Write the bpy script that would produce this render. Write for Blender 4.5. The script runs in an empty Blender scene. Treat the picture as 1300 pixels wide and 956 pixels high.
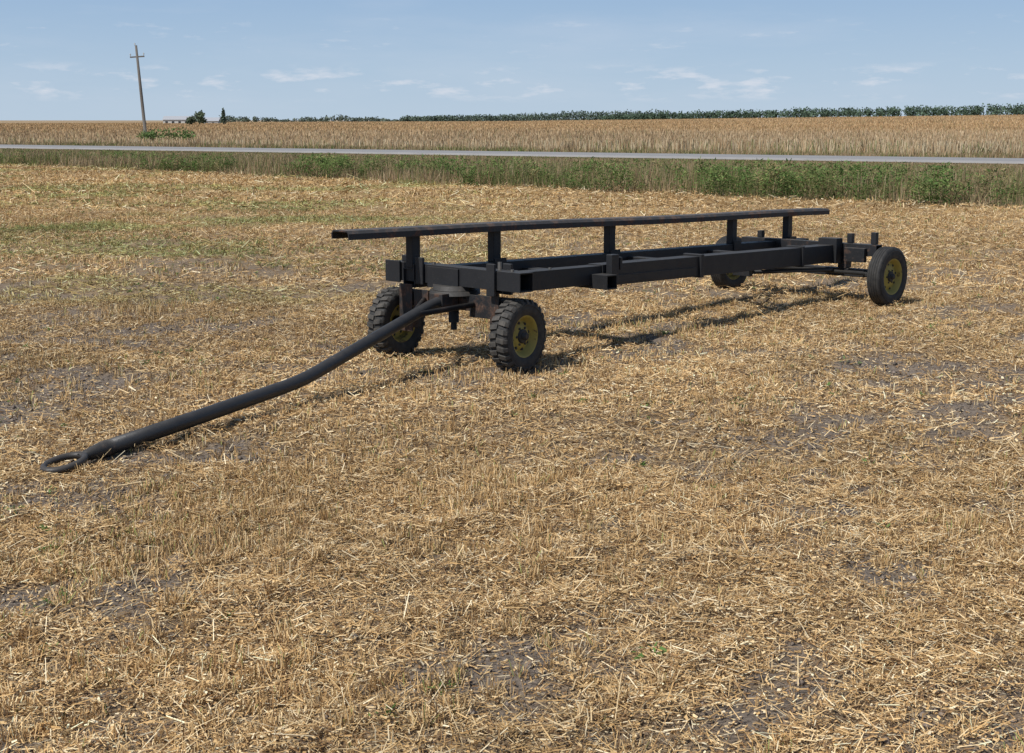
import bpy, bmesh, math, random
import numpy as np
from mathutils import Vector, Matrix
random.seed(4); rng=np.random.default_rng(7)
sc=bpy.context.scene
sc.view_settings.view_transform='Standard'; sc.view_settings.look='None'; sc.view_settings.exposure=0

# ---------------------------------------------------------------- helpers
def vn(x,y,seed=0):
    ix=np.floor(x); iy=np.floor(y); fx=x-ix; fy=y-iy
    fx=fx*fx*(3-2*fx); fy=fy*fy*(3-2*fy)
    def h(i,j):
        v=np.sin(i*127.1+j*311.7+seed*74.7)*43758.5453
        return v-np.floor(v)
    return (h(ix,iy)*(1-fx)+h(ix+1,iy)*fx)*(1-fy)+(h(ix,iy+1)*(1-fx)+h(ix+1,iy+1)*fx)*fy
def fbm(x,y,seed=0,o=3):
    a=.5;s=0;n=0
    for k in range(o):
        s=s+a*vn(x*2**k,y*2**k,seed+k*3.3); n+=a; a*=.5
    return s/n
def sm(v,a,b):
    t=np.clip((v-a)/(b-a),0,1); return t*t*(3-2*t)
U=np.array([.6606,.7507]); V=np.array([-.7507,.6606])
def cover(x,y):
    s=x*U[0]+y*U[1]; t=x*V[0]+y*V[1]
    c=.34*fbm(s/2.2,t/.5,1)+.38*fbm(x/.4,y/.4,5)+.28*fbm(x/1.7,y/1.7,9)
    bare=.06*(1-sm(x+.25*y,-3.5,3.0))*(1-sm(y,14,24))
    return sm(c-bare,.34,.52)
def gz(x,y):
    d=np.sqrt(x*x+y*y)
    z=(.06*(vn(x/.9,y/.9,2)-.5)+.045*(vn(x/.24,y/.24,3)-.5)+.03*(vn(x/.10,y/.10,4)-.5))*(1-sm(d,25,60))
    z=z+sm(y,170,850)*np.interp(x,[-320,0,320,900],[0.0,1.2,5.2,7.5])
    return z
def link(o,parent=None):
    sc.collection.objects.link(o)
    if parent: o.parent=parent
    return o
def np_mesh(name,verts,faces_n,nper,mats,cols=None,smooth=False,parent=None):
    me=bpy.data.meshes.new(name)
    nv=len(verts); me.vertices.add(nv); me.vertices.foreach_set('co',verts.astype(np.float32).ravel())
    fl=faces_n.astype(np.int32).ravel(); nf=len(fl)//nper
    me.loops.add(len(fl)); me.loops.foreach_set('vertex_index',fl)
    me.polygons.add(nf); me.polygons.foreach_set('loop_start',np.arange(0,nf*nper,nper,dtype=np.int32))
    me.update(calc_edges=True); me.validate()
    if cols is not None:
        a=me.color_attributes.new('tint','FLOAT_COLOR','POINT')
        c=np.ones((nv,4),np.float32); c[:,:3]=cols; a.data.foreach_set('color',c.ravel())
    if smooth: me.polygons.foreach_set('use_smooth',np.ones(nf,bool))
    me.materials.append(mats)
    return link(bpy.data.objects.new(name,me),parent)
def ribbons(name,P,D,W,C,mat,tip=.6,parent=None):
    n=len(P); v=np.empty((n,4,3))
    v[:,0]=P-W/2; v[:,1]=P+W/2; v[:,2]=P+D+W/2*tip; v[:,3]=P+D-W/2*tip
    return np_mesh(name,v.reshape(-1,3),np.arange(4*n),4,mat,np.repeat(C,4,axis=0),parent=parent)

def newmat(name):
    m=bpy.data.materials.new(name); m.use_nodes=True
    nt=m.node_tree; nt.nodes.clear(); return m,nt
def nd(nt,t,**k):
    n=nt.nodes.new(t)
    for a,b in k.items():
        if a.startswith('i_'): n.inputs[a[2:].replace('_',' ')].default_value=b
        else: setattr(n,a,b)
    return n
def ramp(nt,src,stops):
    r=nt.nodes.new('ShaderNodeValToRGB'); e=r.color_ramp.elements
    while len(e)<len(stops): e.new(.5)
    for el,(p,c) in zip(e,stops):
        el.position=p; el.color=(c if len(c)==4 else (*c,1))
    nt.links.new(src,r.inputs[0]); return r.outputs[0]
def mixc(nt,f,a,b,mode='MIX'):
    n=nt.nodes.new('ShaderNodeMix'); n.data_type='RGBA'; n.blend_type=mode
    for s,v in ((n.inputs[0],f),(n.inputs[6],a),(n.inputs[7],b)):
        if isinstance(v,bpy.types.NodeSocket): nt.links.new(v,s)
        elif isinstance(v,(int,float)): s.default_value=v
        else: s.default_value=(*v,1)
    return n.outputs[2]
def math_(nt,op,a,b=None,clamp=False):
    n=nt.nodes.new('ShaderNodeMath'); n.operation=op; n.use_clamp=clamp
    for i,v in enumerate((a,b)):
        if v is None: continue
        if isinstance(v,(int,float)): n.inputs[i].default_value=v
        else: nt.links.new(v,n.inputs[i])
    return n.outputs[0]
def out(nt,sh):
    o=nt.nodes.new('ShaderNodeOutputMaterial'); nt.links.new(sh,o.inputs[0])
def tintmat(name,transl=0.0,rough=.8,mul=None):
    m,nt=newmat(name)
    a=nd(nt,'ShaderNodeVertexColor',layer_name='tint')
    b=nd(nt,'ShaderNodeBsdfDiffuse'); nt.links.new(a.outputs[0],b.inputs[0])
    if transl>0:
        t=nd(nt,'ShaderNodeBsdfTranslucent'); nt.links.new(a.outputs[0],t.inputs[0])
        x=nd(nt,'ShaderNodeMixShader'); x.inputs[0].default_value=transl
        nt.links.new(b.outputs[0],x.inputs[1]); nt.links.new(t.outputs[0],x.inputs[2]); out(nt,x.outputs[0])
    else: out(nt,b.outputs[0])
    return m
def noise(nt,vec,scale,detail=4,rough=.6):
    n=nd(nt,'ShaderNodeTexNoise',i_Scale=scale,i_Detail=detail,i_Roughness=rough)
    if vec is not None: nt.links.new(vec,n.inputs['Vector'])
    return n.outputs[0]

# ---------------------------------------------------------------- camera
cam=bpy.data.cameras.new('camera'); co=link(bpy.data.objects.new('camera',cam))
cam.sensor_width=36; cam.lens=1750/1300*36; cam.shift_y=-45/1300; cam.clip_end=8000
co.location=(0,0,2.3); co.rotation_euler=(math.radians(90-9.12),0,0); sc.camera=co

# ---------------------------------------------------------------- light & sky
el=math.radians(50); az=Vector((.75,.66)).normalized()
L=Vector((az.x*math.cos(el),az.y*math.cos(el),-math.sin(el)))
sd=bpy.data.lights.new('sun','SUN'); sd.energy=4.6; sd.angle=math.radians(.5); sd.color=(1,.965,.91)
so=link(bpy.data.objects.new('sun',sd)); so.rotation_euler=L.to_track_quat('-Z','Y').to_euler(); so.location=(-20,-20,30)
w=bpy.data.worlds.new('World'); sc.world=w; w.use_nodes=True; nt=w.node_tree; nt.nodes.clear()
ST=.085
sky=nd(nt,'ShaderNodeTexSky',sky_type='NISHITA',sun_disc=False,sun_elevation=el,sun_rotation=math.atan2(-az.x,-az.y)%(2*math.pi),altitude=100,air_density=1.0,dust_density=.4,ozone_density=2.5)
tc=nd(nt,'ShaderNodeTexCoord')
sx=nd(nt,'ShaderNodeSeparateXYZ'); nt.links.new(tc.outputs['Generated'],sx.inputs[0])
lowc=ramp(nt,sx.outputs[2],[(0.0,(.48,.605,.745)),(.035,(.42,.56,.73)),(.09,(.315,.47,.695)),(.25,(.20,.36,.62))])
lowc=mixc(nt,1.0,lowc,(1/ST,)*3,'MULTIPLY')
lowf=ramp(nt,sx.outputs[2],[(0,(.92,.92,.92)),(.2,(.8,.8,.8)),(.5,(0,0,0))])
skyc=mixc(nt,lowf,sky.outputs[0],lowc)
def cloudlayer(sc_,loc,lo,hi,band,amt):
    mp=nd(nt,'ShaderNodeMapping'); mp.inputs['Scale'].default_value=sc_; mp.inputs['Location'].default_value=loc
    nt.links.new(tc.outputs['Generated'],mp.inputs[0])
    c=ramp(nt,noise(nt,mp.outputs[0],1.0,7,.6),[(lo,(0,0,0)),(hi,(1,1,1))])
    return math_(nt,'MULTIPLY',math_(nt,'MULTIPLY',c,ramp(nt,sx.outputs[2],band)),amt)
fa=cloudlayer((26,26,110),(3.1,1.7,.4),.54,.68,[(0.012,(0,0,0)),(.018,(1,1,1)),(.032,(1,1,1)),(.040,(0,0,0))],.48)
fb=cloudlayer((34,34,170),(9.1,5.7,2.4),.60,.72,[(0.04,(0,0,0)),(.048,(1,1,1)),(.062,(1,1,1)),(.075,(0,0,0))],.22)
fc=cloudlayer((5,5,30),(1.1,2.7,4.4),.45,.9,[(0,(.6,.6,.6)),(.05,(1,1,1))],.22)
f=math_(nt,'ADD',math_(nt,'ADD',fa,fb),fc,True)
cc=mixc(nt,f,skyc,(.80/ST,.80/ST,.85/ST))
bg=nd(nt,'ShaderNodeBackground'); bg.inputs[1].default_value=ST; nt.links.new(cc,bg.inputs[0])
wo=nd(nt,'ShaderNodeOutputWorld'); nt.links.new(bg.outputs[0],wo.inputs[0])

# ---------------------------------------------------------------- ground
def axis_pts(lo,hi,f0,f1,step,g=1.045):
    a=list(np.arange(f0,f1,step)); s=step; p=a[-1]
    while p<hi: s*=g; p+=s; a.append(p)
    s=step; p=f0; b=[]
    while p>lo: s*=g; p-=s; b.append(p)
    return np.array(b[::-1]+a)
gx=axis_pts(-4000,4000,-8,8,.045); gy=axis_pts(-400,5000,3.8,16,.045)
X,Y=np.meshgrid(gx,gy); Z=gz(X,Y); nx,ny=len(gx),len(gy)
idx=np.arange(nx*ny).reshape(ny,nx)
F=np.stack([idx[:-1,:-1],idx[:-1,1:],idx[1:,1:],idx[1:,:-1]],-1).reshape(-1,4)
cv=cover(X,Y).ravel()
m,nt=newmat('ground_mat')
geo=nd(nt,'ShaderNodeNewGeometry'); pos=geo.outputs['Position']
tint=nd(nt,'ShaderNodeVertexColor',layer_name='tint')
nf=noise(nt,pos,42,6,.7); nm=noise(nt,pos,5,5,.65); nl=noise(nt,pos,.35,4,.6)
mps=nd(nt,'ShaderNodeMapping',vector_type='TEXTURE'); mps.inputs['Rotation'].default_value=(0,0,math.radians(48.65)); mps.inputs['Scale'].default_value=(9,.7,1); nt.links.new(pos,mps.inputs[0])
nst=noise(nt,mps.outputs[0],1,4,.6)
soil=ramp(nt,nf,[(.3,(.08,.063,.05)),(.5,(.19,.155,.125)),(.7,(.30,.25,.20))])
straw=ramp(nt,nf,[(.3,(.12,.075,.038)),(.5,(.32,.215,.11)),(.68,(.54,.39,.21))])
cf=math_(nt,'ADD',math_(nt,'MULTIPLY',tint.outputs[0],.6),math_(nt,'MULTIPLY',math_(nt,'SUBTRACT',nm,.5),1.6),True)
near=mixc(nt,cf,soil,straw)
vdist=nd(nt,'ShaderNodeVectorMath',operation='LENGTH'); nt.links.new(pos,vdist.inputs[0])
farf=ramp(nt,math_(nt,'DIVIDE',vdist.outputs['Value'],60),[(.25,(0,0,0)),(.7,(1,1,1))])
farc=ramp(nt,math_(nt,'ADD',math_(nt,'MULTIPLY',nst,.5),math_(nt,'MULTIPLY',nm,.5)),[(.36,(.20,.13,.06)),(.5,(.37,.245,.115)),(.62,(.50,.35,.17))])
field=mixc(nt,farf,near,farc)
def linemask(ax,ay,off,soft,wob=0):
    d=nd(nt,'ShaderNodeVectorMath',operation='DOT_PRODUCT'); nt.links.new(pos,d.inputs[0]); d.inputs[1].default_value=(ax,ay,0)
    v=math_(nt,'SUBTRACT',d.outputs['Value'],off)
    if wob: v=math_(nt,'ADD',v,math_(nt,'MULTIPLY',math_(nt,'SUBTRACT',nl,.5),wob))
    return math_(nt,'ADD',math_(nt,'DIVIDE',v,soft),.5,True)
EO=35.6
grass=ramp(nt,nm,[(.35,(.06,.06,.025)),(.55,(.17,.13,.065)),(.7,(.28,.21,.11))])
cropc=ramp(nt,nst,[(.35,(.25,.175,.10)),(.6,(.39,.29,.175))])
c=mixc(nt,linemask(.672,.740,EO,2,4),field,grass)
c=mixc(nt,linemask(.511,.860,91,2,2),c,cropc)
b=nd(nt,'ShaderNodeBsdfPrincipled',i_Roughness=.95); b.inputs['Specular IOR Level'].default_value=.15
nt.links.new(c,b.inputs['Base Color'])
bp=nd(nt,'ShaderNodeBump',i_Strength=.8,i_Distance=.03); nt.links.new(nf,bp.inputs['Height']); nt.links.new(bp.outputs[0],b.inputs['Normal'])
out(nt,b.outputs[0])
np_mesh('ground',np.stack([X,Y,Z],-1).reshape(-1,3),F,4,m,np.stack([cv,cv,cv],-1),smooth=True)

# ---------------------------------------------------------------- straw litter & stubble
def frust(n,y0,y1,mar=1.0):
    y=np.sqrt(rng.uniform(y0*y0,y1*y1,n)); x=rng.uniform(-1,1,n)*(y*.40+mar)
    return np.stack([x,y],-1)
PAL=np.array([[.68,.52,.30],[.56,.385,.19],[.41,.26,.12],[.25,.15,.075],[.76,.64,.43],[.50,.32,.14],[.14,.09,.055]])
def palcol(n,x,y,probs=(.18,.25,.19,.12,.09,.12,.05)):
    c=PAL[rng.choice(7,n,p=probs)].copy(); c*=rng.uniform(.8,1.12,(n,1))
    big=fbm(x/1.6,y/1.6,21)[:,None]; lrg=fbm(x/5,y/3.2,24)[:,None]; c*=(.74+.56*big)*(.82+.36*lrg)
    gp=sm(fbm(x/3,y/2,23),.45,.68)*sm(-x,-2,4)*sm(y,14,22); c*=1-gp[:,None]*np.array([.34,.12,.28])
    return np.clip(c,0,.85)
def hump(x,y,cvr):
    return (.008+.06*sm(fbm(x/.28,y/.28,91,2),.45,.8))*cvr
def straw_layer(n,y0,y1,lw,ll,keepmin,sig=.5):
    p=frust(n,y0,y1); x,y=p[:,0],p[:,1]
    cvr=cover(x,y); k=rng.random(len(x))<np.maximum(cvr,keepmin)
    e=.672*x+.74*y; k&=e<EO+.7+2*(vn(x/3,y/3,8)-.5)
    x,y,cvr=x[k],y[k],cvr[k]; n=len(x)
    a=rng.uniform(0,2*np.pi,n)+1.2*(vn(x/.35,y/.35,31)-.5)
    ln=ll*np.exp(rng.normal(0,sig,n)); pitch=rng.normal(0,.25,n)
    z=gz(x,y)+.003+rng.random(n)**1.3*hump(x,y,cvr)+rng.random(n)**3*.02
    P=np.stack([x,y,z],-1)
    D=np.stack([np.cos(a)*np.cos(pitch),np.sin(a)*np.cos(pitch),np.abs(np.sin(pitch))],-1)*ln[:,None]
    wd=lw*rng.uniform(.5,1.5,n); r=rng.normal(0,.65,n)
    W=np.stack([-np.sin(a)*np.cos(r),np.cos(a)*np.cos(r),np.sin(r)],-1)*wd[:,None]
    return P,D,W,palcol(n,x,y)
def stub_layer(n,y0,y1,lw,h,th=.64):
    p=frust(n,y0,y1); x,y=p[:,0],p[:,1]
    s=x*U[0]+y*U[1]; t=x*V[0]+y*V[1]; sp=.22
    t=np.round(t/sp)*sp+rng.normal(0,.035,n)+.05*(vn(s/.5,t/.5,14)-.5)
    dens=vn(s/.08,np.round(t/sp)*7.3,12)*.6+fbm(x/.9,y/.9,13)*.6
    x=s*U[0]+t*V[0]; y=s*U[1]+t*V[1]
    k=(dens>th)&(.672*x+.74*y<EO+.7); x,y=x[k],y[k]; n=len(x)
    a=rng.uniform(0,2*np.pi,n); ti=np.abs(rng.normal(.3,.5,n)); ln=h*rng.uniform(.3,1.6,n)*(.6+.8*vn(x/1.5,y/1.5,15))
    P=np.stack([x,y,gz(x,y)-.005],-1)
    D=np.stack([np.cos(a)*np.sin(ti),np.sin(a)*np.sin(ti),np.cos(ti)],-1)*ln[:,None]
    b_=rng.uniform(0,2*np.pi,n)
    W=np.stack([np.cos(b_),np.sin(b_),np.zeros(n)],-1)*(lw*rng.uniform(.7,1.4,n))[:,None]
    c=palcol(n,x,y,(.19,.31,.19,.09,.04,.16,.02))
    g=rng.random(n)<.04+.14*sm(vn(x/2.5,y/2.5,16),.6,.9); c[g]=np.array([.30,.32,.11])
    return P,D,W,c
Ls=[straw_layer(240000,4.2,9,.0038,.042,.12,.55),straw_layer(120000,4.2,9,.008,.014,.4),
    straw_layer(210000,9,18,.0052,.05,.14,.5),straw_layer(90000,9,18,.011,.02,.35),
    straw_layer(170000,18,36,.010,.075,.18),straw_layer(110000,36,75,.022,.13,.3),
    stub_layer(125000,4.2,9,.0042,.058),stub_layer(150000,9,18,.0055,.056),stub_layer(150000,18,36,.010,.058),stub_layer(100000,36,75,.022,.08)]
A=[np.concatenate([l[i] for l in Ls]) for i in range(4)]
ribbons('straw_stubble',*A,tintmat('straw_mat'),tip=.75)
def clods(n,y0,y1,r):
    p=frust(n,y0,y1); x,y=p[:,0],p[:,1]; k=rng.random(n)>cover(x,y)*.8; x,y=x[k],y[k]; n=len(x)
    base=np.array([[1,0,0],[0,1,0],[-1,0,0],[0,-1,0],[0,0,1],[0,0,-1]])
    fc=np.array([[0,1,4],[1,2,4],[2,3,4],[3,0,4],[1,0,5],[2,1,5],[3,2,5],[0,3,5]])
    rr=np.minimum(r*np.exp(rng.normal(0,.6,n)),.03); v=base[None]*rr[:,None,None]*rng.uniform(.5,1.2,(n,6,3))+rng.normal(0,.15,(n,6,3))*rr[:,None,None]
    v[...,2]*=.7; v+=np.stack([x,y,gz(x,y)+rr*.2],-1)[:,None]
    F=(fc[None]+6*np.arange(n)[:,None,None]).reshape(-1,3)
    c=np.array([.19,.155,.127])*rng.uniform(.6,1.35,(n,1)); return v.reshape(-1,3),F,np.repeat(c,6,axis=0)
v,F_,c=clods(50000,4.2,16,.008)
np_mesh('soil_clods',v,F_,3,tintmat('clod_mat'),c)

def plants(n_pl,xy,nl_,hgt,leaf,cols,dry=0,spread=.5):
    x=np.repeat(xy[:,0],nl_); y=np.repeat(xy[:,1],nl_); h=np.repeat(hgt,nl_); n=len(x)
    f=rng.random(n)**.8; a=rng.uniform(0,2*np.pi,n); rad=h*spread*rng.random(n)*(.35+.65*np.sin(np.pi*np.clip(f,.1,.95)))
    P=np.stack([x+np.cos(a)*rad,y+np.sin(a)*rad,gz(x,y)+f*h],-1)
    up=rng.uniform(-.5,.9,n); D=np.stack([np.cos(a)*np.cos(up),np.sin(a)*np.cos(up),np.sin(up)],-1)*(np.repeat(leaf,nl_)*rng.uniform(.6,1.5,n))[:,None]
    b_=a+np.pi/2+rng.normal(0,.5,n); W=np.stack([np.cos(b_),np.sin(b_),rng.normal(0,.4,n)],-1)*(np.repeat(leaf,nl_)*.42*rng.uniform(.7,1.3,n))[:,None]
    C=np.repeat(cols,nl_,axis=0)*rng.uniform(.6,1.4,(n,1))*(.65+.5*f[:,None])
    return P,D,W,C
xy=frust(2000,4.6,34); k=rng.random(2000)<sm(vn(xy[:,0]/1.5,xy[:,1]/1.5,77),.35,.85)+.10; xy=xy[k]; n=len(xy)
a1=plants(n,xy,16,rng.uniform(.02,.065,n),rng.uniform(.012,.034,n),np.array([.12,.20,.06])*np.ones((n,3)),spread=1.2)
N=70000; y=rng.uniform(20,62,N); x=rng.uniform(-1,.45,N)*(y*.40); e=.672*x+.74*y
t_=e+2.4*(vn(x/3,y/3,88)-.5)
d1=np.exp(-((t_-14.6)/2.0)**2)*sm(-x,-1,4)*.55; d2=np.exp(-((t_-23)/2.6)**2)*.6*sm(-x,0,8)
k=rng.random(N)<(.05+d1+d2)*sm(fbm(x/.9,y/.9,89),.38,.68)*.7; xy=np.stack([x[k],y[k]],-1); n=len(xy)
a2=plants(n,xy,8,rng.uniform(.03,.10,n),rng.uniform(.025,.05,n),np.array([.21,.235,.09])*np.ones((n,3)),spread=1.0)
ribbons('field_weeds',*[np.concatenate([a1[i],a2[i]]) for i in range(4)],tintmat('weed_mat',.3),tip=.3)

# ---------------------------------------------------------------- verge vegetation
RO=79.6
def e_(x,y): return .672*x+.74*y
def r_(x,y): return .511*x+.86*y
def weedden(x,y):
    d=fbm(x/2.8,y/2.8,61)
    return d+.045*sm(x/y,.02,.25)+.02*sm(-x/y,.1,.3)
N=620000
y=np.sqrt(rng.uniform(28**2,132**2,N)); x=rng.uniform(-1,1,N)*(y*.40+3)
e=e_(x,y); r=r_(x,y); wob=3*(fbm(x/5,y/5,41)-.5)
near_side=(e+wob>EO)&(r<RO-4.0); far_side=(r>RO+4.1)&(r<RO+12)
dd=np.clip(1.8*(45/y),0.3,1)
k=(near_side|far_side)&(rng.random(N)<dd*np.where(far_side,.5,1)*.8)
x,y,e,r,fs=x[k],y[k],e[k],r[k],far_side[k]; n=len(x)
green=sm(fbm(x/4,y/2.2,51)+.03*(1-sm(e-EO,0,9)),.50,.60)
hb=np.clip((RO-3-r)/34,.12,1)*.58
hh=np.where(fs,.30,hb)*rng.uniform(.4,1.4,n)*(.35+1.2*fbm(x/1.8,y/1.8,55))
hh*=sm(e+3*(fbm(x/5,y/5,41)-.5)-EO,-.5,1.8)*.7+.3
a=rng.uniform(0,2*np.pi,n); ti=np.abs(rng.normal(.2,.28,n))
P=np.stack([x,y,gz(x,y)],-1); D=np.stack([np.cos(a)*np.sin(ti),np.sin(a)*np.sin(ti),np.cos(ti)],-1)*hh[:,None]
b_=rng.uniform(0,2*np.pi,n); W=np.stack([np.cos(b_),np.sin(b_),0*b_],-1)*(.014*rng.uniform(.6,1.7,n)*y/40)[:,None]
G=np.array([[.16,.20,.065],[.21,.22,.085],[.13,.17,.055]])[rng.integers(0,3,n)]
T=np.array([[.42,.31,.18],[.34,.25,.14],[.48,.38,.24],[.31,.20,.12]])[rng.integers(0,4,n)]
C=np.where((rng.random(n)<.10+.58*green)[:,None],G,T)*rng.uniform(.7,1.2,(n,1))*(.75+.5*fbm(x/1.5,y/1.5,56))[:,None]
ribbons('verge_grass',P,D,W,C,tintmat('grass_mat',.25),tip=.25)
N=44000
y=np.sqrt(rng.uniform(28**2,112**2,N)); x=rng.uniform(-1,1,N)*(y*.40+3)
e=e_(x,y)+3*(fbm(x/5,y/5,41)-.5); dense=weedden(x,y)
k=(e>EO-.2)&(r_(x,y)<RO-12)&(rng.random(N)<sm(dense,.52,.60)*np.where(e<EO+7,.85,np.where(e<EO+13,.22,.06)))
x,y=x[k],y[k]; n=len(x); r=r_(x,y); dense=dense[k]
hgt=np.clip((RO-4-r)/40,.15,1.0)*rng.uniform(.5,1.12,n)*(.42+.72*sm(dense,.5,.70))
col=np.array([[.11,.18,.055],[.14,.205,.065],[.18,.225,.08],[.27,.23,.11]])[rng.choice(4,n,p=[.3,.3,.25,.15])]
ar=plants(n,np.stack([x,y],-1),46,hgt,.06+.05*hgt,col,spread=.36)
ribbons('roadside_weeds',*ar,tintmat('tallweed_mat',.3),tip=.3)
# ---------------------------------------------------------------- crop field beyond the road
N=230000
y=88+ (rng.random(N)**1.7)*730; x=rng.uniform(-1,1,N)*(y*.40+6)
r=r_(x,y); k=r>RO+11+2*(vn(x/4,y/4,3)-.5); x,y,r=x[k],y[k],r[k]; n=len(x)
patch=fbm(x/22,y/50,71)
hh=rng.uniform(.45,1.1,n)*np.interp(x/y,[-.4,-.1,.4],[.55,.62,.85])*(.6+.8*patch)*np.where(y>350,.8,1)
a=rng.uniform(0,2*np.pi,n); ti=np.abs(rng.normal(0,.22,n))
P=np.stack([x,y,gz(x,y)],-1); D=np.stack([np.cos(a)*np.sin(ti),np.sin(a)*np.sin(ti),np.cos(ti)],-1)*hh[:,None]
b_=rng.uniform(0,2*np.pi,n); W=np.stack([np.cos(b_),np.sin(b_),0*b_],-1)*(.05*rng.uniform(.5,1.6,n)*np.clip(y/125,1,4))[:,None]
C=np.array([[.40,.295,.18],[.33,.23,.135],[.49,.39,.26],[.26,.185,.11],[.24,.225,.12]])[rng.choice(5,n,p=[.36,.27,.2,.10,.07])]*rng.uniform(.85,1.12,(n,1))
band=fbm(x/40,y/14,72)[:,None]; C=C*(.78+.5*band)
warm=sm(y,150,330)[:,None]; C=C*(1-warm)+C*np.array([1.08,.98,.86])*warm
nearf=(1-sm(r,RO+11,RO+26)); pale=rng.random(n)<nearf*.45; C[pale]=np.array([.50,.42,.28])*rng.uniform(.7,1.1,(pale.sum(),1))
gr=rng.random(n)<nearf*.25*sm(fbm(x/8,y/8,73),.45,.6); C[gr]=np.array([.17,.19,.08])
ribbons('dry_crop_field',P,D,W,C,tintmat('crop_mat'),tip=.55)

# ---------------------------------------------------------------- road
rd=np.array([-.86,.511]); rn=np.array([.511,.86]); c0=rn*RO
def roadstrip(name,o0,o1,z,mat,a0=-260,a1=420,edge=False):
    ss=np.arange(a0,a1+1,4.0); vs=[];offs=[o0,o0+.35,o1-.35,o1] if edge else [o0,o1]
    for s_ in ss:
        for j,o in enumerate(offs):
            p=c0+rd*s_+rn*o; zz=z if (not edge or j in(1,2)) else -.02
            vs.append((p[0],p[1],float(gz(np.array(p[0]),np.array(p[1])))+zz))
    m_=len(offs); fs=[]
    for i in range(len(ss)-1):
        for j in range(m_-1): fs.append((i*m_+j,i*m_+j+1,(i+1)*m_+j+1,(i+1)*m_+j))
    me=bpy.data.meshes.new(name); me.from_pydata(vs,[],fs); me.materials.append(mat); return link(bpy.data.objects.new(name,me))
m,nt=newmat('asphalt'); g=nd(nt,'ShaderNodeNewGeometry')
cc=mixc(nt,noise(nt,g.outputs['Position'],.6,5),(.20,.195,.19),(.31,.30,.29))
b=nd(nt,'ShaderNodeBsdfPrincipled',i_Roughness=.8); nt.links.new(cc,b.inputs['Base Color']); out(nt,b.outputs[0])
roadstrip('road',-3.5,3.5,.14,m,edge=True)
m2,nt=newmat('road_shoulder_mat'); g=nd(nt,'ShaderNodeNewGeometry')
cc=mixc(nt,noise(nt,g.outputs['Position'],2,5),(.22,.18,.12),(.36,.31,.22))
b=nd(nt,'ShaderNodeBsdfPrincipled',i_Roughness=.9); nt.links.new(cc,b.inputs['Base Color']); out(nt,b.outputs[0])
roadstrip('road_shoulder',-4.2,4.2,.03,m2)

# ---------------------------------------------------------------- trees
treem=tintmat('foliage_mat',.2,.8)
def crown(cx,cy,cz,rx,rz,nf,size,col):
    d=rng.normal(0,1,(nf,3)); d/=np.linalg.norm(d,axis=1)[:,None]; rr=rng.random(nf)**.45
    bump=.75+.5*vn(d[:,0]*2+cx,d[:,1]*2+d[:,2]*2+cy,5)
    p=d*(rr*bump)[:,None]*np.array([rx,rx,rz])+np.array([cx,cy,cz])
    a=rng.normal(0,1,(nf,3)); a/=np.linalg.norm(a,axis=1)[:,None]; b=np.cross(a,rng.normal(0,1,(nf,3))); b/=np.linalg.norm(b,axis=1)[:,None]
    s=size*rng.uniform(.5,1.4,(nf,1)); shade=.7+.6*vn(p[:,0]/(rx*.5),p[:,2]/(rz*.5)+p[:,1],9)
    return p,a*s,b*s,np.array(col)*shade[:,None]*rng.uniform(.75,1.25,(nf,1))
def treeline(name,xs,yf,hf,col,nf=70,size=.9,gap=0):
    L_=[]
    for x0 in xs:
        if rng.random()<gap: continue
        yy=yf(x0)+rng.uniform(-14,14); h=hf(x0)*rng.uniform(.88,1.06)*(.84+.32*float(fbm(np.array(x0/14.),np.array(3.3),17))); z0=float(gz(np.array(x0),np.array(yy)))
        L_.append(crown(x0,yy,z0+h*.42,max(2.8,h*.55)*rng.uniform(.8,1.15),h*.58,nf,size,np.array(col)*rng.uniform(.85,1.15)))
    A=[np.concatenate([l[i] for l in L_]) for i in range(4)]
    return ribbons(name,*A,treem,tip=1)
treeline('tree_line',np.arange(60,480,1.3),lambda x:940-.25*x,lambda x:np.interp(x,[60,130,220,330],[3.6,5.4,6.2,6.9]),(.10,.145,.10),85,.75)  # distance haze put into the crown colour, paler and greyer in farther rows
treeline('tree_line',np.arange(-90,130,1.6),lambda x:1160,lambda x:np.interp(x,[-90,-20,60,130],[4.4,5.5,7.6,8.0]),(.12,.16,.125),75,.9)
treeline('tree_line',np.arange(-270,-60,2.0),lambda x:1260,lambda x:4.0+1.4*math.sin(x*.07)+1.2*math.sin(x*.19),(.14,.17,.135),55,1.0,.05)
barkm,nt=newmat('bark'); b=nd(nt,'ShaderNodeBsdfPrincipled',i_Roughness=.9); g=nd(nt,'ShaderNodeNewGeometry')
nt.links.new(mixc(nt,noise(nt,g.outputs['Position'],6),(.06,.045,.03),(.14,.11,.08)),b.inputs['Base Color']); out(nt,b.outputs[0])
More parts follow.
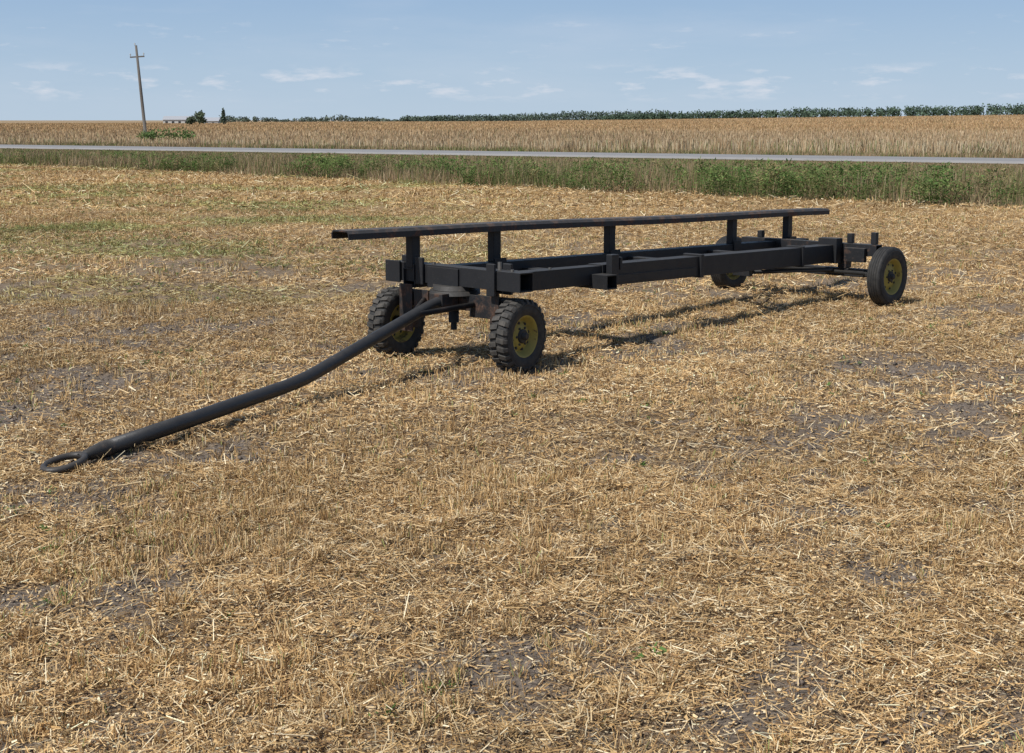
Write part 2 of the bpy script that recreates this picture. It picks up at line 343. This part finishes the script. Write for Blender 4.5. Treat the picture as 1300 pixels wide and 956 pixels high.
def tube(name,pts,rad,mat,segs=16,parent=None,cap=True):
    pts=[Vector(p) for p in pts]; rad=rad if hasattr(rad,'__len__') else [rad]*len(pts)
    vs=[];fs=[];ref=Vector((0,0,1))
    for i,p in enumerate(pts):
        d=(pts[min(i+1,len(pts)-1)]-pts[max(i-1,0)]).normalized()
        rf=Vector((1,0,0)) if abs(d.z)>.9 else ref
        a=d.cross(rf).normalized(); b2=d.cross(a)
        for k in range(segs):
            t=2*math.pi*k/segs; vs.append(p+(a*math.cos(t)+b2*math.sin(t))*rad[i])
    for i in range(len(pts)-1):
        for k in range(segs): fs.append((i*segs+k,i*segs+(k+1)%segs,(i+1)*segs+(k+1)%segs,(i+1)*segs+k))
    if cap: fs.append(tuple(range(segs))); fs.append(tuple((len(pts)-1)*segs+k for k in range(segs)))
    me=bpy.data.meshes.new(name); me.from_pydata(vs,[],fs)
    for f in me.polygons: f.use_smooth=len(f.vertices)==4
    me.materials.append(mat); return link(bpy.data.objects.new(name,me),parent)
def tree(name,x,y,h,rx,col,conic=False):
    root=link(bpy.data.objects.new(name,None)); z0=float(gz(np.array(x),np.array(y)))
    tube('trunk',[(x,y,z0-.2),(x+.1,y,z0+h*.4),(x,y,z0+h*.8)],[.3,.2,.08],barkm,8,root)
    for k in range(6):
        a=k*1.1; zz=z0+h*(.3+.08*k); tube('limb_%d'%k,[(x,y,zz),(x+math.cos(a)*rx*.6,y+math.sin(a)*rx*.6,zz+h*.15)],[.1,.03],barkm,6,root)
    L_=[]
    if conic:
        for k in range(7): q=k/6; L_.append(crown(x,y,z0+h*(.25+.7*q),rx*(1-q*.85),h*.12,90,.4,col))
    else:
        for k in range(11):
            a=rng.uniform(0,6.28); q=rng.uniform(0,.55)
            L_.append(crown(x+math.cos(a)*rx*q,y+math.sin(a)*rx*q,z0+h*rng.uniform(.25,.8),rx*.5,h*.2,120,.4,col))
    A=[np.concatenate([l[i] for l in L_]) for i in range(4)]
    ribbons('crown',*A,treem,tip=1,parent=root)
tree('deciduous_tree',-113,505,5.2,3.0,(.14,.18,.115))
tree('deciduous_tree',-117.5,512,3.6,2.4,(.145,.18,.12))
tree('conifer_tree',-105.0,508,5.4,1.2,(.125,.16,.12),True)
L_=[crown(-38.0+dx,146+dy,.62,1.5*s_,.95*s_,260,.14,(.13,.19,.07)) for dx,dy,s_ in ((1.2,0,1),(-.5,1,.7),(2.8,.5,.95),(4.0,0,.6),(.2,-1,.6))]
A=[np.concatenate([l[i] for l in L_]) for i in range(4)]
ribbons('bush',*A,tintmat('bush_mat',.25),tip=1)

# ---------------------------------------------------------------- farm building far left
def simple(name,col,rough=.7,var=.2,scale=3,metal=0):
    m,nt=newmat(name); g=nd(nt,'ShaderNodeNewGeometry'); c2=tuple(min(1,v*(1-var)) for v in col)
    b=nd(nt,'ShaderNodeBsdfPrincipled',i_Roughness=rough,i_Metallic=metal)
    nt.links.new(mixc(nt,noise(nt,g.outputs['Position'],scale,5),c2,tuple(min(1,v*(1+var)) for v in col)),b.inputs['Base Color']); out(nt,b.outputs[0]); return m
def meshobj(name,vs,fs,mat,parent=None,bevel=0):
    me=bpy.data.meshes.new(name); me.from_pydata(vs,[],fs); 
    bm=bmesh.new(); bm.from_mesh(me); bmesh.ops.recalc_face_normals(bm,faces=bm.faces)
    if bevel>0: bmesh.ops.bevel(bm,geom=bm.edges[:],offset=bevel,segments=2,affect='EDGES',profile=.6)
    bm.to_mesh(me); bm.free(); me.materials.append(mat)
    return link(bpy.data.objects.new(name,me),parent)
BF=[(0,1,3,2),(4,6,7,5),(0,4,5,1),(2,3,7,6),(0,2,6,4),(1,5,7,3)]
def wbox(name,x0,x1,y0,y1,z0,z1,mat,parent=None,bevel=0):
    return meshobj(name,[(x,y,z) for x in(x0,x1) for y in(y0,y1) for z in(z0,z1)],BF,mat,parent,bevel)
wallm=simple('whitewash',(.5,.49,.46)); roofm=simple('slate_roof',(.36,.37,.39)); winm=simple('dark_window',(.03,.035,.04),.2)
def barn(x,y,wd,dp,h):
    root=link(bpy.data.objects.new('farm_building',None))
    wbox('walls',x,x+wd,y,y+dp,-.2,h,wallm,root)
    o=.4; vs=[(x-o,y-o,h),(x+wd+o,y-o,h),(x+wd+o,y+dp+o,h),(x-o,y+dp+o,h),(x-o,y+dp/2,h+1.7),(x+wd+o,y+dp/2,h+1.7)]
    meshobj('roof',vs,[(0,1,5,4),(2,3,4,5),(0,4,3),(1,2,5),(0,3,2,1)],roofm,root)
    for k in range(int(wd/3)): wbox('window_%d'%k,x+1+k*3,x+2.2+k*3,y-.03,y-.005,h-1.6,h-.7,winm,root)
barn(-160,640,12,7,2.3); barn(-146,660,7,7,1.7)

# ---------------------------------------------------------------- utility pole
polem=simple('weathered_pole',(.13,.115,.10),.85,.3,8); ins=simple('insulator',(.3,.3,.29),.3)
root=link(bpy.data.objects.new('utility_pole',None)); root.location=(-38.6,147,0); root.rotation_euler=(0,math.radians(-3.8),0)
tube('post',[(0,0,-.5),(0,0,5),(0,0,10.0)],[.19,.16,.12],polem,12,root)
wbox('crossarm',-.75,.75,-.07,.07,8.75,8.89,polem,root,.01)
for i,(xx,zz) in enumerate(((-.7,8.89),(.7,8.89),(-.12,9.95))):
    tube('pin_%d'%i,[(xx,0,zz-.02),(xx,0,zz+.16)],.02,polem,6,root)
    tube('insulator_%d'%i,[(xx,0,zz+.12),(xx,0,zz+.2),(xx,0,zz+.3)],[.07,.08,.03],ins,10,root)

# ---------------------------------------------------------------- trailer materials
def paint(name,rust=.0,base=(.008,.0085,.010),rough=.5,dust=.4,rustc=((.03,.018,.014),(.08,.045,.031),(.15,.10,.072)),spec=.35):
    m,nt=newmat(name); tc=nd(nt,'ShaderNodeTexCoord'); o=tc.outputs['Object']; g=nd(nt,'ShaderNodeNewGeometry')
    n1=noise(nt,o,7,8,.7); n2=noise(nt,o,45,4,.6); n3=noise(nt,o,2.3,5,.6)
    bc=mixc(nt,n3,base,tuple(v*2.2 for v in base))
    rc=ramp(nt,n2,[(.3,rustc[0]),(.6,rustc[1]),(.75,rustc[2])])
    lo=.68-.42*rust
    rm=ramp(nt,n1,[(lo,(0,0,0)),(lo+.09,(1,1,1))])
    c=mixc(nt,rm,bc,rc)
    mpp=nd(nt,'ShaderNodeMapping'); mpp.inputs['Scale'].default_value=(3,30,60); nt.links.new(o,mpp.inputs[0])
    sc2=ramp(nt,noise(nt,mpp.outputs[0],1,5,.7),[(.60,(0,0,0)),(.70,(1,1,1))])
    c=mixc(nt,math_(nt,'MULTIPLY',sc2,.35),c,(.075,.068,.062))
    sn=nd(nt,'ShaderNodeSeparateXYZ'); nt.links.new(g.outputs['Normal'],sn.inputs[0])
    up=math_(nt,'MULTIPLY',math_(nt,'MULTIPLY',math_(nt,'MAXIMUM',sn.outputs[2],0.06),n1),dust,True)
    c=mixc(nt,up,c,(.20,.18,.15))
    b=nd(nt,'ShaderNodeBsdfPrincipled'); nt.links.new(c,b.inputs['Base Color']); b.inputs['Specular IOR Level'].default_value=spec
    ro=math_(nt,'ADD',math_(nt,'MULTIPLY',n1,.35),rough-.12); ro=math_(nt,'ADD',ro,math_(nt,'MULTIPLY',rm,.3),True); nt.links.new(ro,b.inputs['Roughness'])
    bp=nd(nt,'ShaderNodeBump',i_Strength=.35,i_Distance=.004); nt.links.new(n2,bp.inputs['Height']); nt.links.new(bp.outputs[0],b.inputs['Normal'])
    out(nt,b.outputs[0]); return m
BLK=paint('black_paint',.08); BLKR=paint('black_paint_worn',.34,dust=.5); RUST=paint('rusty_steel',.50,(.014,.013,.013),dust=.5)
RAIL=paint('rail_paint',.42,(.012,.012,.014),dust=.7,rustc=((.04,.025,.02),(.12,.06,.04),(.2,.12,.08)))
DB=paint('drawbar_paint',.05,(.008,.009,.011),.42,.3,spec=.5)
YEL=paint('yellow_rim_paint',.2,(.21,.165,.035),.5,.3)
m,nt=newmat('tyre_rubber'); tc=nd(nt,'ShaderNodeTexCoord'); b=nd(nt,'ShaderNodeBsdfPrincipled')
nz=noise(nt,tc.outputs['Object'],14,6,.7)
nt.links.new(ramp(nt,nz,[(.35,(.014,.014,.014)),(.6,(.035,.033,.03)),(.8,(.10,.085,.07))]),b.inputs['Base Color']); b.inputs['Roughness'].default_value=.75
bp=nd(nt,'ShaderNodeBump',i_Strength=.3,i_Distance=.003); nt.links.new(noise(nt,tc.outputs['Object'],90),bp.inputs['Height']); nt.links.new(bp.outputs[0],b.inputs['Normal']); out(nt,b.outputs[0]); TYR=m
m,nt=newmat('dusty_tread'); tc=nd(nt,'ShaderNodeTexCoord'); b=nd(nt,'ShaderNodeBsdfPrincipled')
nt.links.new(ramp(nt,noise(nt,tc.outputs['Object'],14,6,.7),[(.35,(.03,.029,.027)),(.7,(.095,.085,.072))]),b.inputs['Base Color']); b.inputs['Roughness'].default_value=.85; out(nt,b.outputs[0]); TRD=m
HUB=paint('hub_metal',.15,(.014,.014,.014),.5)

# ---------------------------------------------------------------- trailer
TR=link(bpy.data.objects.new('farm_header_trailer',None)); TR.location=(-.54,12.99,0); TR.rotation_euler=(0,0,math.atan2(.7507,.6606))
SL=.0255
def sh(p): return (p[0],p[1],p[2]-SL*p[0])
def box(name,s0,s1,t0,t1,z0,z1,mat=None,bevel=.008,rot=0,shear=True):
    vs=[(x,y,z) for x in(s0,s1) for y in(t0,t1) for z in(z0,z1)]
    if rot: c_,s_=math.cos(rot),math.sin(rot); vs=[(x*c_-y*s_,x*s_+y*c_,z) for x,y,z in vs]
    if shear: vs=[sh(v) for v in vs]
    return meshobj(name,vs,BF,mat or BLK,TR,bevel)
def hollow(name,axis,a0,a1,b0,b1,z0,z1,th=.012,mat=None):
    vs=[]
    for a in(a0,a1):
        for i in(0,th):
            for (b_,z_) in((b0+i,z0+i),(b1-i,z0+i),(b1-i,z1-i),(b0+i,z1-i)):
                p=(a,b_,z_) if axis=='s' else (b_,a,z_); vs.append(sh(p))
    fs=[]
    for k in range(4):
        j=(k+1)%4
        fs+= [(k,j,8+j,8+k),(4+k,12+k,12+j,4+j),(k,4+k,4+j,j),(8+k,8+j,12+j,12+k)]
    return meshobj(name,vs,fs,mat or BLK,TR,.003)
hollow('near_longeron_front','s',.10,1.62,-.50,-.34,.70,.885)
hollow('near_longeron','s',1.62,6.45,-.515,-.325,.675,.895)
hollow('far_longeron','s',-.12,7.45,.42,.58,.70,.885)
hollow('front_crossbeam','t',-.90,.80,-.10,.09,.757,.935)
for i,s_ in enumerate((3.35,5.0)): box('cross_member_%d'%i,s_-.06,s_+.06,-.32,.415,.72,.84)
hollow('mid_crossbeam','t',-.70,.415,1.45,1.62,.665,.81)
box('mid_stake',1.66,1.78,-.60,-.525,.70,1.0); box('mid_stake_plate',1.80,1.84,-.60,-.48,.84,.97)
box('collar_plate',3.36,3.42,-.545,-.30,.66,.92); box('collar_plate_rear',5.6,5.64,-.54,-.30,.655,.915)
box('weld_plate',1.85,3.30,-.527,-.517,.70,.78,bevel=.002)
def rail():
    s0,s1=-.99,7.93; prof=[(-.12,-.055),(-.12,.0),(-.095,.028),(.095,.028),(.12,.0),(.12,-.055),(.108,-.055),(.108,-.004),(.09,.016),(-.09,.016),(-.108,-.004),(-.108,-.055)]
    ss=np.linspace(s0,s1,40); vs=[];fs=[];n=len(prof)
    for i,s_ in enumerate(ss):
        wv=.006*math.sin(s_*1.1); 
        for t_,z_ in prof: vs.append(sh((s_,.50+t_,1.255+z_+wv)))
    for i in range(len(ss)-1):
        for k in range(n): fs.append((i*n+k,i*n+(k+1)%n,(i+1)*n+(k+1)%n,(i+1)*n+k))
    for base in (0,(len(ss)-1)*n):
        for a,b_,c_,d in ((0,1,10,11),(1,2,9,10),(2,3,8,9),(3,4,7,8),(4,5,6,7)): fs.append(tuple(base+q for q in(a,b_,c_,d)))
    meshobj('top_rail',vs,fs,RAIL,TR)
rail()
for i,s_ in enumerate((-.06,1.11,3.06,5.62,7.0)):
    wd=.055; box('rail_post_%d'%i,s_-wd,s_+wd,.455,.545,.885,1.252)
    box('post_gusset_%d'%i,s_-wd-.03,s_+wd+.03,.405,.418,.78,.93,bevel=.002)
box('front_bracket',-.135,-.105,-.62,-.52,.70,1.00); box('front_bracket_b',.095,.13,-.62,-.52,.70,.99)
box('front_bracket_far',-.135,-.105,.30,.40,.74,1.0); box('front_end_plate',-.13,-.105,.62,.82,.74,.95)
box('lug_a',-.04,.04,.60,.68,.937,1.0); tube('bolt_a',[sh((0,-.57,.93)),sh((0,-.57,1.01))],.02,HUB,10,TR)
box('front_plate_mid',-.12,-.103,-.15,.25,.72,.92,BLK,.003)
for i,(ss_,tt_) in enumerate(((-.03,-.75),(.4,-.42),(.9,-.42),(-.03,.25))): tube('bolt_head_%d'%i,[sh((ss_,tt_,.88)),sh((ss_,tt_,.955 if ss_<0 else .90))],.018,HUB,6,TR)
# steering front bogie
RT=math.radians(5)
def rb(*a,**k): k.setdefault('shear',False); return box(*a,rot=RT,**k)
def rp(s_,t_,z_): c_,q=math.cos(RT),math.sin(RT); return (s_*c_-t_*q,s_*q+t_*c_,z_)
tube('turntable',[(0,0,.672),(0,0,.712)],.24,BLKR,32,TR); tube('turntable_top',[(0,0,.715),(0,0,.76)],.21,BLKR,32,TR)
rb('front_axle_beam',-.07,.07,-.60,.60,.53,.67,mat=RUST)
rb('axle_plate_near',-.09,.09,-.60,-.50,.30,.528,mat=RUST); rb('axle_plate_far',-.09,.09,.50,.60,.30,.528,mat=RUST)
rb('axle_gusset_near',-.10,-.085,-.49,-.25,.48,.69,mat=BLKR,bevel=.003); rb('axle_gusset_far',-.10,-.085,.25,.43,.48,.69,mat=RUST,bevel=.003)
rb('hanger_near',-.115,-.10,-.60,-.50,.42,.74,mat=RUST,bevel=.003); rb('hanger_far',-.115,-.10,.44,.60,.28,.74,mat=RUST,bevel=.003)
for t_ in(-.55,.55): tube('spindle',[rp(0,t_,.345),rp(0,t_*1.35,.345)],.032,HUB,14,TR)
tube('king_pin',[(-.02,0,.40),(-.02,0,.54)],.05,HUB,14,TR); tube('king_pin_tip',[(-.02,0,.33),(-.02,0,.40)],.03,HUB,12,TR)
# drawbar
tip=Vector((-4.64,-.90)); 
def dk(k,z,off=0): return (tip.x*k,tip.y*k+off,z)
pts=[dk(.0,.655),dk(.09,.605),dk(.25,.445),dk(.44,.255),dk(.47,.228),dk(.50,.207),dk(.54,.19),dk(.75,.130),dk(.93,.085)]
tube('drawbar_pipe',pts,[.05,.052,.054,.054,.054,.054,.054,.056,.056],DB,20,TR)
tube('drawbar_nose',[dk(.925,.086),dk(.94,.083),dk(.965,.075),dk(.985,.068)],[.057,.057,.042,.028],BLKR,18,TR)
for sgn in(-1,1):
    tube('yoke_arm_%s'%('a' if sgn<0 else 'b'),[dk(.14,.555,sgn*.03),rp(-.10,sgn*.30,.60)],.026,BLKR,10,TR)
box('clevis',-.30,-.08,-.12,.05,.58,.70,RUST,.006,0,False)
ce=Vector(dk(1.012,.062)); dv=tip.normalized()
me=bpy.data.meshes.new('hitch_ring'); vs=[];fs=[];A_,B_=40,12
for i in range(A_):
    a=2*math.pi*i/A_; cx=math.cos(a)*.150; cy=math.sin(a)*.105
    q=Vector((dv.x*cx-dv.y*cy,dv.y*cx+dv.x*cy,-.02*math.cos(a))); nn=q.normalized()
    for j in range(B_):
        t=2*math.pi*j/B_; vs.append(ce+q+nn*math.cos(t)*.026+Vector((0,0,1))*math.sin(t)*.024)
for i in range(A_):
    for j in range(B_): fs.append((i*B_+j,((i+1)%A_)*B_+j,((i+1)%A_)*B_+(j+1)%B_,i*B_+(j+1)%B_))
me.from_pydata(vs,[],fs); me.polygons.foreach_set('use_smooth',[True]*len(fs)); me.materials.append(paint('ring_steel',.2,(.02,.018,.017),.45,rustc=((.04,.025,.018),(.10,.065,.045),(.17,.125,.09)))); link(bpy.data.objects.new('hitch_ring',me),TR)
# rear axle group
RS=6.65; dz=SL*RS
hollow('rear_bolster','t',-1.02,.95,RS-.08,RS+.08,.60+dz,.745+dz,mat=BLKR)
for i,(t_,mt) in enumerate(((-.95,BLK),(-.62,BLKR),(.70,BLK))): box('bolster_stake_%d'%i,RS-.03,RS+.05,t_-.035,t_+.035,.748+dz,.90+dz-.03*i,mt)
box('near_cap',6.40,6.56,-.56,-.30,.66,.98); box('bolster_bracket',RS-.16,RS-.085,-.9,-.62,.52+dz,.70+dz,BLKR)
tube('rear_axle',[(RS,-1.2,.37),(RS,1.2,.37)],.045,HUB,16,TR)
box('rear_axle_beam',RS-.06,RS+.06,-.85,.85,.325,.425,BLK,.008,0,False)
for i,t_ in enumerate((-.55,.55)): box('axle_stand_%d'%i,RS-.07,RS+.07,t_-.06,t_+.06,.427,.597,BLKR,.006,0,False)
tube('tie_rod',[(RS-.25,-1.0,.40),(RS-.25,1.0,.40)],.022,HUB,10,TR)
tube('reach_rod',[(RS-.24,-.5,.42),(RS-1.9,-.25,.50)],.025,BLK,10,TR)
tube('reach_rod_b',[(RS-.24,.5,.42),(RS-1.9,-.15,.50)],.025,BLK,10,TR)
box('reach_rod_hanger',RS-1.94,RS-1.88,-.34,-.10,.46,.66,BLK,.004,0,False)
for i,t_ in enumerate((-1.0,1.0)): box('steer_arm_%d'%i,RS-.28,RS,t_-.02,t_+.02,.37,.41,HUB,.004,0,False)

# ---------------------------------------------------------------- wheels
def lathe(prof,segs,closed=False):
    vs=[];fs=[];n=len(prof)
    for i in range(segs):
        a=2*math.pi*i/segs
        for (y_,r_0) in prof: vs.append((math.cos(a)*r_0,y_,math.sin(a)*r_0))
    for i in range(segs):
        j=(i+1)%segs
        for k in range(n if closed else n-1):
            k2=(k+1)%n; fs.append((i*n+k,i*n+k2,j*n+k2,j*n+k))
    return vs,fs
def wheel(name,R,w,rr,loc,yaw,flip,lug):
    e=link(bpy.data.objects.new(name,None),TR); e.location=loc; e.rotation_euler=(0,0,yaw+(math.pi if flip else 0))
    Rt=R-(.018 if lug else 0)
    half=[(-w*.74,rr+.0),(-w*.86,rr+.012),(-w*.97,rr+.05),(-w*1.0,(rr+R)/2),(-w*.97,R-.06),(-w*.9,R-.03),(-w*.78,Rt-.008)]
    if lug: mid=[(-w*.4,Rt-.001),(0,Rt),(w*.4,Rt-.001)]
    else:
        mid=[]
        for g_ in(-.5,-.17,.17,.5): mid+=[(w*(g_-.055),R-.003),(w*(g_-.04),R-.017),(w*(g_+.04),R-.017),(w*(g_+.055),R-.003)]
    prof=half+mid+[(-a,b_) for a,b_ in half[::-1]]
    vs,fs=lathe(prof,72); 
    o=meshobj('tyre',vs,fs,TYR,e); 
    for p in o.data.polygons: p.use_smooth=True
    vs,fs=lathe([(-w*1.0,(rr+R)/2+.02),(-w*1.03,(rr+R)/2+.026),(-w*1.0,(rr+R)/2+.036)],72); meshobj('sidewall_rib',vs,fs,TYR,e)
    if lug:
        vs=[];fs=[];nl_=26
        for side in(-1,1):
            for i in range(nl_):
                a=2*math.pi*(i+(.5 if side>0 else 0))/nl_
                for row,(y0,y1,r0,da) in enumerate(((.03,.80,R-.03,.075),(.80,1.0,R-.06,.065))):
                    b0=len(vs)
                    for yy,rt in ((y0,R),(y1,R if row==0 else R-.035)):
                        sk=.05*(yy)
                        for an in(a-da+sk,a+da*.75+sk):
                            for rad in(r0,rt): vs.append((math.cos(an)*rad,side*w*yy,math.sin(an)*rad))
                    fs+=[tuple(b0+q for q in f) for f in BF]
        meshobj('tread_lugs',vs,fs,TRD,e,.003)
    prof=[(-w*.80,rr+.022),(-w*.86,rr+.018),(-w*.84,rr+.004),(-w*.70,rr-.004),(-w*.55,rr-.022),(-w*.12,rr-.03),(-w*.10,rr-.045),(-w*.22,rr-.065),(-w*.42,.10),(-w*.44,.05)]
    vs,fs=lathe(prof,56); o=meshobj('rim',vs,fs,YEL,e)
    for p in o.data.polygons: p.use_smooth=True
    vs,fs=lathe([(w*.80,rr+.022),(w*.84,rr+.004),(w*.5,rr-.02),(-w*.08,rr-.03),(-w*.06,.05)],56); meshobj('rim_inner',vs,fs,YEL,e)
    tube('hub',[(0,w*.6,0),(0,-w*.62,0),(0,-w*.66,0)],[.066,.066,.055],HUB,24,e)
    tube('hub_cap',[(0,-w*.6,0),(0,-w*.98,0),(0,-w*1.04,0)],[.036,.034,.022],HUB,20,e)
    for i in range(6):
        a=i*math.pi/3; tube('nut_%d'%i,[(math.cos(a)*.084,-w*.40,math.sin(a)*.084),(math.cos(a)*.084,-w*.54,math.sin(a)*.084)],.012,HUB,6,e)
    for i in range(8):
        a=i*math.pi/4+.2; r0=rr-.06; yy=-w*.27
        tube('hand_hole_dark_disc_%d'%i,[(math.cos(a)*r0,yy+.02,math.sin(a)*r0),(math.cos(a)*r0,yy-.004,math.sin(a)*r0)],.014,TYR,12,e)  # solid dark discs on the rim, painting the shade inside open hand holes
fn=rp(0,-.74,.335); ff=rp(0,.74,.335)
wheel('front_near_wheel',.345,.10,.185,fn,RT,False,True)
wheel('front_far_wheel',.345,.10,.185,ff,RT,True,True)
wheel('rear_near_wheel',.375,.095,.215,(RS-.05,-1.17,.365),math.radians(-3),False,False)
wheel('rear_far_wheel',.375,.095,.215,(RS+.05,1.2,.365),math.radians(-3),True,False)
